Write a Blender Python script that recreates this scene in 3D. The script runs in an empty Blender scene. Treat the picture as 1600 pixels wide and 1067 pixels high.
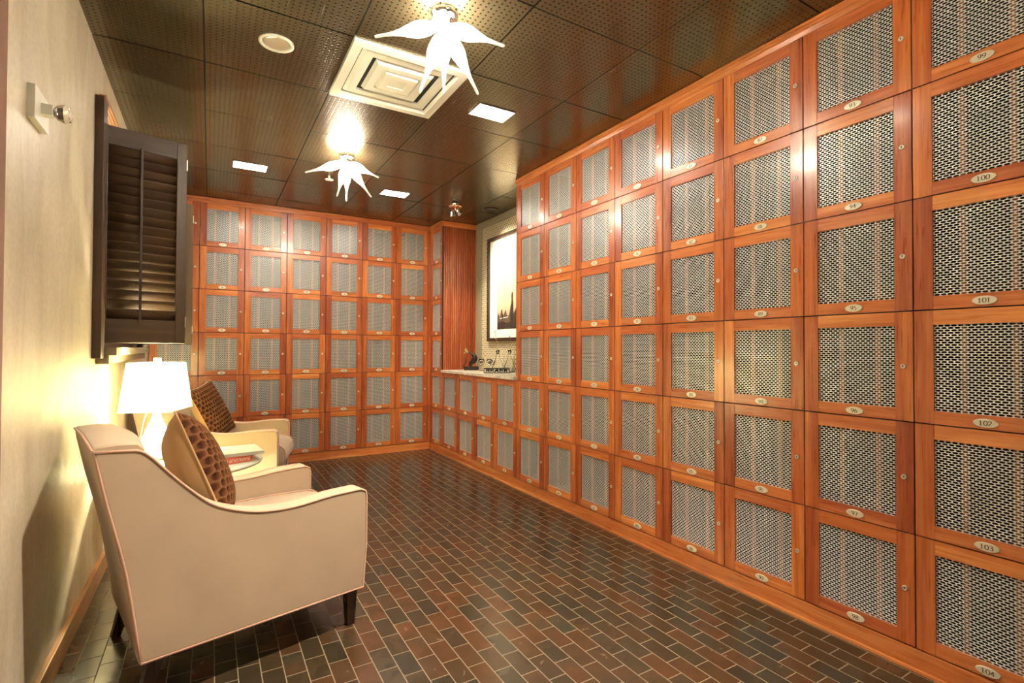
import bpy, bmesh, math, random
from mathutils import Vector, Matrix
random.seed(7)
PI = math.pi
C = bpy.context.scene.collection
SC = bpy.context.scene

# ------------------------------------------------------------------ camera
YAW, PIT, ROL, F = 0.53572, 0.01395, -0.00349, 796.225
CAMZ = 1.2003
s_, k_, sp_, cp_ = math.sin(YAW), math.cos(YAW), math.sin(PIT), math.cos(PIT)
r0 = Vector((k_, -s_, 0)); u0 = Vector((-s_*sp_, -k_*sp_, cp_)); f0 = Vector((s_*cp_, k_*cp_, sp_))
r1 = r0*math.cos(ROL) - u0*math.sin(ROL); u1 = r0*math.sin(ROL) + u0*math.cos(ROL)
cam = bpy.data.cameras.new('camera'); co = bpy.data.objects.new('camera', cam); C.objects.link(co)
m = Matrix.Identity(4)
for i in range(3):
    m[i][0] = r1[i]; m[i][1] = u1[i]; m[i][2] = -f0[i]
m[2][3] = CAMZ
co.matrix_world = m
cam.sensor_width = 36; cam.lens = F/1600*36; cam.clip_start = .02
SC.camera = co

# ------------------------------------------------------------------ world, exposure
w = bpy.data.worlds.new('world'); SC.world = w; w.use_nodes = True
w.node_tree.nodes['Background'].inputs[0].default_value = (1, .9, .75, 1)
w.node_tree.nodes['Background'].inputs[1].default_value = .05
SC.view_settings.view_transform = 'Standard'; SC.view_settings.look = 'None'
SC.view_settings.gamma = 1; SC.view_settings.use_curve_mapping = False
SC.view_settings.exposure = 2.15
try:
    SC.cycles.max_bounces = 8; SC.cycles.diffuse_bounces = 4; SC.cycles.glossy_bounces = 4
    SC.cycles.transmission_bounces = 6; SC.cycles.sample_clamp_indirect = 6
except Exception: pass
CH_E = 46.0       # chandelier glass emission near the hub
PANEL_E = 25.0    # square recessed lights
LAMP_W = 42.0     # bulb of the table lamp
NICHE_W = 30.0    # niche spot heads
DOWN_W = 90.0     # lit downlight over the camera

# ------------------------------------------------------------------ materials
def mat(name, col=(.5, .5, .5), rough=.5, metal=0., spec=.5, coat=0.):
    m = bpy.data.materials.new(name); m.use_nodes = True
    b = m.node_tree.nodes['Principled BSDF']
    b.inputs['Base Color'].default_value = (*col, 1); b.inputs['Roughness'].default_value = rough
    b.inputs['Metallic'].default_value = metal; b.inputs['Specular IOR Level'].default_value = spec
    b.inputs['Coat Weight'].default_value = coat; b.inputs['Coat Roughness'].default_value = .15
    return m, m.node_tree, b
def N(t, typ, **kw):
    n = t.nodes.new(typ)
    for k, v in kw.items():
        if k.startswith('i_'):
            key = k[2:]; key = int(key) if key.isdigit() else key
            n.inputs[key].default_value = v
        else: setattr(n, k, v)
    return n
def L(t, a, b): t.links.new(a, b)
def ramp(t, stops, fac):
    n = t.nodes.new('ShaderNodeValToRGB'); e = n.color_ramp.elements
    while len(e) < len(stops): e.new(.5)
    for q, (p, c) in zip(e, stops): q.position = p; q.color = (*c, 1)
    L(t, fac, n.inputs[0]); return n.outputs[0]
def mth(t, op, a, b=None, c=None):
    n = t.nodes.new('ShaderNodeMath'); n.operation = op
    for i, v in enumerate((a, b, c)):
        if v is None: continue
        if isinstance(v, (int, float)): n.inputs[i].default_value = v
        else: L(t, v, n.inputs[i])
    return n.outputs[0]
def mixc(t, fac, a, b, typ='MIX'):
    n = t.nodes.new('ShaderNodeMix'); n.data_type = 'RGBA'; n.blend_type = typ
    if isinstance(fac, (int, float)): n.inputs[0].default_value = fac
    else: L(t, fac, n.inputs[0])
    for i, v in ((6, a), (7, b)):
        if isinstance(v, tuple): n.inputs[i].default_value = (*v, 1)
        else: L(t, v, n.inputs[i])
    return n.outputs[2]
def bump(t, b, h, st=.3, dist=.002):
    n = N(t, 'ShaderNodeBump'); n.inputs['Strength'].default_value = st; n.inputs['Distance'].default_value = dist
    L(t, h, n.inputs['Height']); L(t, n.outputs[0], b.inputs['Normal'])

def wood(name, dark, mid, light, axis='z', rough=.3, coat=.35, fine=1., key=7.31, lo=.62, hi=1.12):
    m, t, b = mat(name, mid, rough, coat=coat)
    tc = N(t, 'ShaderNodeTexCoord'); oi = N(t, 'ShaderNodeObjectInfo')
    off = N(t, 'ShaderNodeVectorMath', operation='SCALE'); off.inputs[3].default_value = 37.
    cb = N(t, 'ShaderNodeCombineXYZ')
    for i in range(3): L(t, oi.outputs['Random'], cb.inputs[i])
    L(t, cb.outputs[0], off.inputs[0])
    add = N(t, 'ShaderNodeVectorMath', operation='ADD'); L(t, tc.outputs['Object'], add.inputs[0]); L(t, off.outputs[0], add.inputs[1])
    mp = N(t, 'ShaderNodeMapping'); L(t, add.outputs[0], mp.inputs[0])
    s = {'x': (1.2, 22, 22), 'y': (22, 1.2, 22), 'z': (22, 22, 1.2)}[axis]
    mp.inputs['Scale'].default_value = tuple(v*fine for v in s)
    n1 = N(t, 'ShaderNodeTexNoise'); n1.inputs['Scale'].default_value = 1.; n1.inputs['Detail'].default_value = 5; n1.inputs['Distortion'].default_value = .6
    L(t, mp.outputs[0], n1.inputs['Vector'])
    n2 = N(t, 'ShaderNodeTexNoise'); n2.inputs['Scale'].default_value = 6.; n2.inputs['Detail'].default_value = 3
    L(t, mp.outputs[0], n2.inputs['Vector'])
    f = mth(t, 'ADD', mth(t, 'MULTIPLY', n1.outputs[0], .75), mth(t, 'MULTIPLY', n2.outputs[0], .25))
    c = ramp(t, [(.30, dark), (.5, mid), (.68, light)], f)
    # whole-piece tone from board to board
    hsv = N(t, 'ShaderNodeHueSaturation'); L(t, c, hsv.inputs['Color'])
    sp = N(t, 'ShaderNodeSeparateXYZ'); L(t, tc.outputs['Object'], sp.inputs[0])
    side = mth(t, 'GREATER_THAN', sp.outputs[0], 0.) if axis == 'z' else mth(t, 'GREATER_THAN', sp.outputs[2], .2)
    rnd = mth(t, 'FRACT', mth(t, 'ADD', mth(t, 'MULTIPLY', oi.outputs['Random'], key*17), mth(t, 'MULTIPLY', side, .377)))
    L(t, mth(t, 'MULTIPLY_ADD', rnd, hi-lo, lo), hsv.inputs['Value'])
    L(t, mth(t, 'MULTIPLY_ADD', rnd, .014, .493), hsv.inputs['Hue'])
    L(t, hsv.outputs[0], b.inputs['Base Color'])
    L(t, mth(t, 'MULTIPLY_ADD', n2.outputs[0], .2, rough-.1), b.inputs['Roughness'])
    bump(t, b, n2.outputs[0], .12, .001)
    return m

RD, RM, RL = (.33, .066, .017), (.55, .135, .036), (.72, .25, .075)
M_WV = wood('mahogany_vertical_grain', RD, RM, RL, 'z', key=3.17, lo=.60, hi=1.05)
M_WH = wood('mahogany_horizontal_grain', (.42, .095, .025), (.60, .17, .048), (.76, .30, .10), 'x', key=5.71, lo=.75, hi=1.12)
M_WHY = wood('mahogany_long_grain', (.42, .095, .025), (.60, .17, .048), (.76, .30, .10), 'y', lo=.9, hi=.92)
M_BASE = wood('baseboard_wood', (.36, .15, .05), (.50, .24, .09), (.62, .33, .14), 'y', .35, .2, lo=.95, hi=1.)
M_DARKW = wood('espresso_shutter_wood', (.042, .021, .009), (.060, .030, .013), (.085, .045, .020), 'x', .42, .0, lo=.9, hi=1.1)
M_DARKV = wood('espresso_stile_wood', (.042, .021, .009), (.060, .030, .013), (.085, .045, .020), 'z', .42, .0, lo=.9, hi=1.1)
M_LEG = wood('walnut_leg', (.022, .010, .006), (.035, .016, .009), (.05, .024, .013), 'z', .3, .4)
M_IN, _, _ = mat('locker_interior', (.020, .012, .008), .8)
M_SLAT, _, _ = mat('inner_slat_wood', (.34, .12, .035), .5)
M_METAL, _, _ = mat('expanded_metal', (.90, .90, .88), .34, .2)
M_CHROME, _, _ = mat('polished_chrome', (.85, .84, .82), .12, 1.)
M_COPPER, _, _ = mat('copper_disc', (.85, .45, .25), .2, 1.)
M_LOCK, _, _ = mat('nickel_lock', (.78, .72, .6), .3, .7)
M_BLACK, _, _ = mat('black_void', (.008, .007, .006), .6)
M_PLATE, _, _ = mat('cream_oval_plate', (.80, .74, .58), .35, .2)
M_INK, _, _ = mat('engraved_numeral', (.11, .09, .05), .6)
M_WHITE, _, _ = mat('white_enamel', (.78, .76, .66), .4)
M_VENT, _, _ = mat('diffuser_enamel', (.88, .87, .78), .4)
M_GAP, _, _ = mat('tile_gap', (.012, .009, .005), .7)

def fabric(name, col, sc=900, st=.15, var=.06, rough=.85):
    m, t, b = mat(name, col, rough, spec=.2); b.inputs['Sheen Weight'].default_value = .25
    tc = N(t, 'ShaderNodeTexCoord')
    n = N(t, 'ShaderNodeTexNoise'); n.inputs['Scale'].default_value = sc; L(t, tc.outputs['Object'], n.inputs['Vector'])
    n2 = N(t, 'ShaderNodeTexNoise'); n2.inputs['Scale'].default_value = 5; L(t, tc.outputs['Object'], n2.inputs['Vector'])
    a = tuple(c*(1-var) for c in col); d = tuple(min(1, c*(1+var)) for c in col)
    L(t, ramp(t, [(.3, a), (.7, d)], n2.outputs[0]), b.inputs['Base Color'])
    bump(t, b, n.outputs[0], st, .0006)
    return m
M_CREAM = fabric('cream_linen', (.51, .385, .265))
M_PIPE = fabric('pink_beige_piping', (.62, .38, .27))
M_TAN = fabric('tan_cotton', (.42, .26, .12))
M_SHADOWCLOTH = fabric('dust_cover', (.05, .04, .03))

def mk_plush():
    m, t, b = mat('brown_plush', (.2, .08, .03), .9, spec=.15); b.inputs['Sheen Weight'].default_value = .15
    b.inputs['Sheen Tint'].default_value = (.9, .5, .25, 1)
    at = N(t, 'ShaderNodeAttribute'); at.attribute_name = 'pile'
    tc = N(t, 'ShaderNodeTexCoord'); n = N(t, 'ShaderNodeTexNoise'); n.inputs['Scale'].default_value = 220; n.inputs['Detail'].default_value = 4
    L(t, tc.outputs['Object'], n.inputs['Vector'])
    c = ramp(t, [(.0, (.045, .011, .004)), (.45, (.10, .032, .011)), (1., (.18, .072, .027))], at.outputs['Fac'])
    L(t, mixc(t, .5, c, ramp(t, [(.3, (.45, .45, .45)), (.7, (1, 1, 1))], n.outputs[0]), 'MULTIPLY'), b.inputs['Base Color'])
    bump(t, b, n.outputs[0], .8, .004)
    return m
M_PLUSH = mk_plush()

def mk_plaster():
    m, t, b = mat('venetian_plaster', (.6, .5, .35), .42)
    tc = N(t, 'ShaderNodeTexCoord')
    mp = N(t, 'ShaderNodeMapping'); mp.inputs['Scale'].default_value = (1, 2.2, .7); L(t, tc.outputs['Object'], mp.inputs[0])
    n = N(t, 'ShaderNodeTexNoise'); n.inputs['Scale'].default_value = 2.2; n.inputs['Detail'].default_value = 5; n.inputs['Distortion'].default_value = 1.2
    L(t, mp.outputs[0], n.inputs['Vector'])
    n2 = N(t, 'ShaderNodeTexNoise'); n2.inputs['Scale'].default_value = 60; n2.inputs['Detail'].default_value = 6; L(t, tc.outputs['Object'], n2.inputs['Vector'])
    c = ramp(t, [(.3, (.52, .44, .31)), (.5, (.63, .54, .40)), (.7, (.72, .63, .48))], n.outputs[0])
    L(t, mixc(t, .25, c, ramp(t, [(.35, (.6, .6, .6)), (.6, (1, 1, 1))], n2.outputs[0]), 'MULTIPLY'), b.inputs['Base Color'])
    L(t, mth(t, 'MULTIPLY_ADD', n.outputs[0], .3, .28), b.inputs['Roughness'])
    bump(t, b, n2.outputs[0], .25, .003)
    return m
M_PLASTER = mk_plaster()

def mk_floor():
    m, t, b = mat('end_grain_brick_floor', (.06, .04, .025), .28, coat=.0)
    tc = N(t, 'ShaderNodeTexCoord'); sx = N(t, 'ShaderNodeSeparateXYZ'); L(t, tc.outputs['Object'], sx.inputs[0])
    cx = N(t, 'ShaderNodeCombineXYZ')
    L(t, mth(t, 'ADD', sx.outputs[1], 7.15-.030), cx.inputs[0]); L(t, mth(t, 'ADD', sx.outputs[0], 7.45-.028), cx.inputs[1])
    def brick(c1, c2, mo, size=.0019):
        n = N(t, 'ShaderNodeTexBrick'); n.offset = .5; n.offset_frequency = 2; n.squash = 1
        L(t, cx.outputs[0], n.inputs['Vector'])
        n.inputs['Color1'].default_value = (*c1, 1); n.inputs['Color2'].default_value = (*c2, 1); n.inputs['Mortar'].default_value = (*mo, 1)
        n.inputs['Scale'].default_value = 1; n.inputs['Mortar Size'].default_value = size*1.05; n.inputs['Mortar Smooth'].default_value = .1
        n.inputs['Brick Width'].default_value = .143; n.inputs['Row Height'].default_value = .0745; return n
    br = brick((0, 0, 0), (1, 1, 1), (.5, .5, .5))
    n1 = N(t, 'ShaderNodeTexNoise'); n1.inputs['Scale'].default_value = 2.6; n1.inputs['Detail'].default_value = 3; L(t, tc.outputs['Object'], n1.inputs['Vector'])
    n2 = N(t, 'ShaderNodeTexNoise'); n2.inputs['Scale'].default_value = 14; n2.inputs['Detail'].default_value = 5; n2.inputs['Distortion'].default_value = .6; L(t, tc.outputs['Object'], n2.inputs['Vector'])
    bw = N(t, 'ShaderNodeRGBToBW'); L(t, br.outputs['Color'], bw.inputs[0])
    f = mth(t, 'ADD', mth(t, 'MULTIPLY', bw.outputs[0], .5), mth(t, 'MULTIPLY', n1.outputs[0], .5))
    c = ramp(t, [(.2, (.030, .026, .017)), (.38, (.044, .032, .018)), (.52, (.056, .034, .017)), (.66, (.086, .037, .016)), (.82, (.040, .040, .026))], f)
    c = mixc(t, .5, c, ramp(t, [(.3, (.7, .75, .7)), (.7, (1.3, 1.15, 1.0))], n2.outputs[0]), 'MULTIPLY')
    c = mixc(t, br.outputs['Fac'], c, (.24, .18, .115))
    L(t, c, b.inputs['Base Color'])
    rr = mth(t, 'MULTIPLY_ADD', n2.outputs[0], .25, .10)
    L(t, mth(t, 'MAXIMUM', rr, mth(t, 'MULTIPLY', br.outputs['Fac'], .8)), b.inputs['Roughness'])
    h = mth(t, 'SUBTRACT', mth(t, 'MULTIPLY', n2.outputs[0], .3), br.outputs['Fac'])
    h = mth(t, 'ADD', h, mth(t, 'MULTIPLY', bw.outputs[0], .25))
    bump(t, b, h, .3, .002)
    return m
M_FLOOR = mk_floor()

def mk_ceiling():
    m, t, b = mat('perforated_bronze_tile', (.1, .07, .03), .22, .8)
    tc = N(t, 'ShaderNodeTexCoord'); sx = N(t, 'ShaderNodeSeparateXYZ'); L(t, tc.outputs['Object'], sx.inputs[0])
    P = .0254
    ux = mth(t, 'DIVIDE', sx.outputs[0], P); uy = mth(t, 'DIVIDE', sx.outputs[1], P)
    fx = mth(t, 'SUBTRACT', mth(t, 'FRACT', mth(t, 'ADD', ux, 400.)), .5); fy = mth(t, 'SUBTRACT', mth(t, 'FRACT', mth(t, 'ADD', uy, 400.)), .5)
    d = mth(t, 'SQRT', mth(t, 'ADD', mth(t, 'MULTIPLY', fx, fx), mth(t, 'MULTIPLY', fy, fy)))
    hole = mth(t, 'SUBTRACT', 1., mth(t, 'SMOOTH_MIN', 1., mth(t, 'MULTIPLY', mth(t, 'MAXIMUM', mth(t, 'SUBTRACT', d, .14), 0.), 12.), .05))
    mp = N(t, 'ShaderNodeMapping'); mp.inputs['Scale'].default_value = (55, 2.5, 1); L(t, tc.outputs['Object'], mp.inputs[0])
    n = N(t, 'ShaderNodeTexNoise'); n.inputs['Scale'].default_value = 1.5; n.inputs['Detail'].default_value = 4; L(t, mp.outputs[0], n.inputs['Vector'])
    c = ramp(t, [(.3, (.150, .122, .066)), (.7, (.180, .146, .082))], n.outputs[0])
    L(t, mixc(t, hole, c, (.006, .005, .003)), b.inputs['Base Color'])
    L(t, mth(t, 'MULTIPLY_ADD', n.outputs[0], .10, .20), b.inputs['Roughness'])
    h = mth(t, 'SUBTRACT', mth(t, 'MULTIPLY', n.outputs[0], .05), hole)
    bump(t, b, h, .28, .002)
    return m
M_CEIL = mk_ceiling()

def mk_paper():
    m, t, b = mat('dotted_mosaic', (.6, .55, .4), .35)
    tc = N(t, 'ShaderNodeTexCoord'); sx = N(t, 'ShaderNodeSeparateXYZ'); L(t, tc.outputs['Object'], sx.inputs[0])
    v = mth(t, 'DIVIDE', sx.outputs[2], .024); row = mth(t, 'FLOOR', v)
    u = mth(t, 'ADD', mth(t, 'DIVIDE', sx.outputs[1], .034), mth(t, 'MULTIPLY', row, .5))
    fx = mth(t, 'MULTIPLY', mth(t, 'SUBTRACT', mth(t, 'FRACT', u), .5), .034); fy = mth(t, 'MULTIPLY', mth(t, 'SUBTRACT', mth(t, 'FRACT', v), .5), .024)
    d = mth(t, 'SQRT', mth(t, 'ADD', mth(t, 'MULTIPLY', fx, fx), mth(t, 'MULTIPLY', fy, fy)))
    dot = mth(t, 'LESS_THAN', d, .0102)
    L(t, mixc(t, dot, (.62, .58, .42), (.20, .14, .06)), b.inputs['Base Color'])
    return m
M_PAPER = mk_paper()

def mk_marble():
    m, t, b = mat('veined_marble', (.8, .76, .66), .2)
    tc = N(t, 'ShaderNodeTexCoord'); n = N(t, 'ShaderNodeTexNoise'); n.inputs['Scale'].default_value = 9; n.inputs['Detail'].default_value = 8; n.inputs['Distortion'].default_value = 2.
    L(t, tc.outputs['Object'], n.inputs['Vector'])
    L(t, ramp(t, [(.35, (.82, .78, .68)), (.5, (.60, .52, .38)), (.56, (.84, .80, .72))], n.outputs[0]), b.inputs['Base Color'])
    return m
M_MARBLE = mk_marble()
M_CONC, _, _ = mat('olive_grey_border', (.27, .24, .15), .5)

def mk_glass(name='clear_glass', col=(1, 1, 1)):
    m, t, b = mat(name, col, .03); b.inputs['Transmission Weight'].default_value = 1; b.inputs['IOR'].default_value = 1.45
    return m
M_GLASS = mk_glass()
def mk_pane():
    m = bpy.data.materials.new('thin_pane'); m.use_nodes = True; t = m.node_tree
    for n in list(t.nodes): t.nodes.remove(n)
    o = N(t, 'ShaderNodeOutputMaterial'); a = N(t, 'ShaderNodeBsdfTransparent'); g = N(t, 'ShaderNodeBsdfGlossy'); g.inputs['Roughness'].default_value = .03
    mx = N(t, 'ShaderNodeMixShader'); mx.inputs[0].default_value = .035
    L(t, a.outputs[0], mx.inputs[1]); L(t, g.outputs[0], mx.inputs[2]); L(t, mx.outputs[0], o.inputs[0]); return m
M_PANE = mk_pane()
def mk_emit(name, col, st):
    m, t, b = mat(name, col, .5); b.inputs['Emission Color'].default_value = (*col, 1); b.inputs['Emission Strength'].default_value = st
    return m
M_PANEL = mk_emit('light_panel', (1, .93, .80), PANEL_E)
def mk_arm():
    m, t, b = mat('glowing_frosted_glass', (.95, .92, .85), .12)
    b.inputs['Transmission Weight'].default_value = .85; b.inputs['IOR'].default_value = 1.2
    tc = N(t, 'ShaderNodeTexCoord'); sx = N(t, 'ShaderNodeSeparateXYZ'); L(t, tc.outputs['Object'], sx.inputs[0])
    # local z runs from the hub (0) to the tip (0.34)
    mr = N(t, 'ShaderNodeMapRange'); L(t, sx.outputs[2], mr.inputs[0]); mr.inputs[1].default_value = .0; mr.inputs[2].default_value = .12
    mr.inputs[3].default_value = 1.; mr.inputs[4].default_value = 0.
    e = mth(t, 'MULTIPLY_ADD', mth(t, 'POWER', mr.outputs[0], 1.6), CH_E, .06)
    b.inputs['Emission Color'].default_value = (1, .90, .74, 1); L(t, e, b.inputs['Emission Strength'])
    return m
M_ARM = mk_arm()
def mk_shade():
    m = bpy.data.materials.new('lamp_shade_linen'); m.use_nodes = True; t = m.node_tree
    for n in list(t.nodes): t.nodes.remove(n)
    o = N(t, 'ShaderNodeOutputMaterial'); d = N(t, 'ShaderNodeBsdfDiffuse'); tr = N(t, 'ShaderNodeBsdfTranslucent'); mx = N(t, 'ShaderNodeMixShader')
    d.inputs[0].default_value = (.85, .82, .68, 1); tr.inputs[0].default_value = (.9, .86, .70, 1); mx.inputs[0].default_value = .5
    L(t, d.outputs[0], mx.inputs[1]); L(t, tr.outputs[0], mx.inputs[2]); L(t, mx.outputs[0], o.inputs[0]); return m
M_SHADE = mk_shade()
M_CERAMIC, _, _ = mat('white_glazed_ceramic', (.86, .85, .78), .15)
M_TABLE, _, _ = mat('cream_lacquer', (.72, .72, .58), .25)
M_BRONZE, _, _ = mat('dark_bronze', (.03, .02, .014), .3, .5)
M_GOLD, _, _ = mat('brass_rim', (.8, .6, .35), .25, 1.)

# ------------------------------------------------------------------ mesh helpers
class MB:
    def __init__(s): s.bm = bmesh.new(); s.mats = []
    def mi(s, m):
        if m not in s.mats: s.mats.append(m)
        return s.mats.index(m)
    def poly(s, pts, m):
        f = s.bm.faces.new([s.bm.verts.new(p) for p in pts]); f.material_index = s.mi(m); return f
    def box(s, a, b, m, bev=0):
        x0, y0, z0 = a; x1, y1, z1 = b; i = s.mi(m)
        v = [s.bm.verts.new(p) for p in ((x0,y0,z0),(x1,y0,z0),(x1,y1,z0),(x0,y1,z0),(x0,y0,z1),(x1,y0,z1),(x1,y1,z1),(x0,y1,z1))]
        fs = [s.bm.faces.new([v[k] for k in q]) for q in ((0,3,2,1),(4,5,6,7),(0,1,5,4),(1,2,6,5),(2,3,7,6),(3,0,4,7))]
        for f in fs: f.material_index = i
        if bev:
            es = list({e for f in fs for e in f.edges})
            r = bmesh.ops.bevel(s.bm, geom=es, offset=bev, segments=2, affect='EDGES', profile=.7)
            for f in r['faces']: f.material_index = i
    def prism(s, prof, y0, y1, m, bev=0, seg=3):   # profile in x,z extruded along y
        i = s.mi(m); A = [s.bm.verts.new((x, y0, z)) for x, z in prof]; B = [s.bm.verts.new((x, y1, z)) for x, z in prof]
        n = len(prof); fs = [s.bm.faces.new(A), s.bm.faces.new(B[::-1])]
        for k in range(n): fs.append(s.bm.faces.new((A[k], B[k], B[(k+1) % n], A[(k+1) % n])))
        for f in fs: f.material_index = i
        bmesh.ops.recalc_face_normals(s.bm, faces=fs)
        if bev:
            es = [e for e in set(fs[0].edges) | set(fs[1].edges)]
            r = bmesh.ops.bevel(s.bm, geom=es, offset=bev, segments=seg, affect='EDGES', profile=.5)
            for f in r['faces']: f.material_index = i; f.smooth = True
    def lathe(s, prof, m, seg=32, c=(0, 0, 0), smooth=True, M=None):
        i = s.mi(m); rings = []
        for r, z in prof:
            ring = []
            for k in range(seg):
                a = 2*PI*k/seg; p = Vector((r*math.cos(a), r*math.sin(a), z))
                if M is not None: p = M @ p
                ring.append(s.bm.verts.new(p + Vector(c)))
            rings.append(ring)
        for a, b in zip(rings, rings[1:]):
            for k in range(seg):
                f = s.bm.faces.new((a[k], a[(k+1) % seg], b[(k+1) % seg], b[k])); f.material_index = i; f.smooth = smooth
        for ring, rv in ((rings[0], True), (rings[-1], False)):
            f = s.bm.faces.new(ring[::-1] if rv else ring); f.material_index = i
    def tube(s, pts, r, m, seg=8, closed=False, cap=True):
        i = s.mi(m); P = [Vector(p) for p in pts]; n = len(P); rings = []; up = None
        for k in range(n):
            if closed: d = P[(k+1) % n]-P[k-1]
            else: d = P[min(k+1, n-1)]-P[max(k-1, 0)]
            d.normalize()
            if up is None: up = d.orthogonal().normalized()
            up = (up - d*up.dot(d)).normalized(); q = d.cross(up)
            rr = r[k] if isinstance(r, (list, tuple)) else r
            rings.append([s.bm.verts.new(P[k]+(up*math.cos(2*PI*j/seg)+q*math.sin(2*PI*j/seg))*rr) for j in range(seg)])
        for k in range(n if closed else n-1):
            a, b = rings[k], rings[(k+1) % n]
            for j in range(seg):
                f = s.bm.faces.new((a[j], a[(j+1) % seg], b[(j+1) % seg], b[j])); f.material_index = i; f.smooth = True
        if not closed and cap:
            for ring in (rings[0][::-1], rings[-1]):
                f = s.bm.faces.new(ring); f.material_index = i
    def mesh(s, name):
        me = bpy.data.meshes.new(name); s.bm.normal_update(); s.bm.to_mesh(me); s.bm.free()
        for m in s.mats: me.materials.append(m)
        return me
    def build(s, name, parent=None, loc=(0, 0, 0), rz=0):
        return link(name, s.mesh(name), parent, loc, rz)
def link(name, me, parent=None, loc=(0, 0, 0), rz=0, rot=None):
    o = bpy.data.objects.new(name, me); C.objects.link(o); o.location = loc
    o.rotation_euler = rot if rot else (0, 0, rz)
    if parent: o.parent = parent
    return o
def tag(o, label=None, cat=None, group=None, kind=None):
    if label: o['label'] = label
    if cat: o['category'] = cat
    if group: o['group'] = group
    if kind: o['kind'] = kind
    return o
def empty(name, loc, rz=0, label=None, cat=None, group=None):
    o = bpy.data.objects.new(name, None); C.objects.link(o); o.location = loc; o.rotation_euler = (0, 0, rz); o.empty_display_size = .05
    return tag(o, label, cat, group)
def struct(o): o['kind'] = 'structure'; return o
def copy_tree(o, parent=None):
    c = o.copy(); C.objects.link(c); c.parent = parent
    for ch in list(o.children): copy_tree(ch, c)
    return c
def catmull(P, k=6, closed=False):
    out = []; n = len(P)
    for i in range(n if closed else n-1):
        g = (lambda j: P[j % n]) if closed else (lambda j: P[max(0, min(n-1, j))])
        a, b, c, d = (Vector(g(i+j)) for j in (-1, 0, 1, 2))
        for q in range(k):
            t = q/k
            out.append(.5*((2*b)+(c-a)*t+(2*a-5*b+4*c-d)*t*t+(3*b-a-3*c+d)*t**3))
    if not closed: out.append(Vector(P[-1]))
    return out

# ------------------------------------------------------------------ dimensions
XR, XL, YB, ZCL = 2.28, -.488, 5.762, 2.662
DEP = .43
W, H, Y0 = .4113, .4203, .878
ZT = 2.609
YN0 = Y0+7*W        # near end of the niche (3.757)
YN1 = Y0+11*W       # far end of the niche (5.402)
ZCT = .955
YE = -2.2

# ------------------------------------------------------------------ shell
b = MB(); b.poly([(XL-.3, YE-.1, 0), (XR+.6, YE-.1, 0), (XR+.6, YB+.6, 0), (XL-.3, YB+.6, 0)], M_FLOOR); struct(b.build('floor'))
# ceiling: bronze tiles hung very slightly out of level over a dark grid
b = MB()
b.poly([(XL-.3, YE-.1, ZCL+.012), (XL-.3, YB+.6, ZCL+.012), (XR+.6, YB+.6, ZCL+.012), (XR+.6, YE-.1, ZCL+.012)], M_GAP)
T = .6075; GX0, GY0 = .571, 2.42
for i in range(-2, 5):
    for j in range(-8, 7):
        x0 = GX0+i*T; y0 = GY0+j*T; x1 = min(x0+T, XR+.55); y1 = min(y0+T, YB+.5); x0 = max(x0, XL-.2); y0 = max(y0, YE)
        if x1-x0 < .03 or y1-y0 < .03: continue
        if i == 0 and j == 0: continue      # the air diffuser fills this bay
        g = .0032; dz = [random.uniform(-.0013, .0013) for _ in range(2)]
        zz = lambda x, y: ZCL+dz[0]*((x-x0)/T-.5)*2+dz[1]*((y-y0)/T-.5)*2
        pts = [(x0+g, y0+g), (x0+g, y1-g), (x1-g, y1-g), (x1-g, y0+g)]
        b.poly([(x, y, zz(x, y)) for x, y in pts], M_CEIL)
struct(b.build('ceiling'))
# left wall with the window opening
WY0, WY1, WZ0, WZ1 = 3.30, 4.86, 1.20, 2.40
b = MB()
for (ya, yb, za, zb) in ((YE, WY0, 0, ZCL), (WY1, YB+.02, 0, ZCL), (WY0, WY1, 0, WZ0), (WY0, WY1, WZ1, ZCL)):
    b.box((XL-.16, ya, za), (XL, yb, zb+.02 if zb == ZCL else zb), M_PLASTER)
struct(b.build('wall_left'))
b = MB(); b.box((XL-.2, YB+.432, 0), (XR+.6, YB+.5, ZCL+.02), M_PLASTER); struct(b.build('wall_back'))
b = MB(); b.box((XR+DEP+.006, YN0-.0, 0), (XR+DEP+.1, YB+.43, ZCL+.02), M_CONC); b.box((XR+DEP+.006, .467, 0), (XR+DEP+.1, YN0, ZCL+.02), M_CONC)
b.box((XR, YE, 0), (XR+.1, .463, ZCL+.02), M_PLASTER); struct(b.build('wall_right'))
b = MB(); b.box((XL-.2, YE-.1, 0), (XR+.2, YE, ZCL+.02), M_PLASTER); struct(b.build('wall_near'))
b = MB()
b.box((XL, YE, 0), (XL+.020, YB-.002, .095), M_BASE, .003); struct(b.build('baseboard_left'))
b = MB(); b.box((XL, 1.74, 0), (XL+.006, 1.893, 2.60), fabric('red_brown_casing', (.22, .09, .05)), .002); struct(b.build('trim_1'))
# plinth boards and crown boards of the locker walls
b = MB(); b.box((XR-.004, .467, .012), (XR+.016, YB-.004, .083), M_WHY, .002); b.box((XR-.012, .467, 0), (XR+.016, YB-.012, .014), M_WHY, .003); struct(b.build('baseboard_right'))
b = MB(); b.box((XL+.022, YB-.004, .012), (XR-.006, YB+.016, .083), M_WH, .002); b.box((XL+.022, YB-.012, 0), (XR-.014, YB+.016, .014), M_WH, .003); struct(b.build('baseboard_back'))
def crown_y(x, y0, y1, zb=ZT-.001):
    b = MB()
    b.prism([(x, zb), (x+.05, zb), (x+.05, ZCL-.002), (x-.014, ZCL-.002), (x-.014, ZCL-.014), (x-.009, ZCL-.018), (x-.009, ZCL-.028), (x-.004, ZCL-.033)], y0, y1, M_WHY)
    return b
struct(crown_y(XR, .467, YN0+.014).build('trim_2'))
struct(crown_y(XR, YN1-.0, YB+.01).build('trim_3'))
b = MB(); zb = ZT-.001
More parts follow.
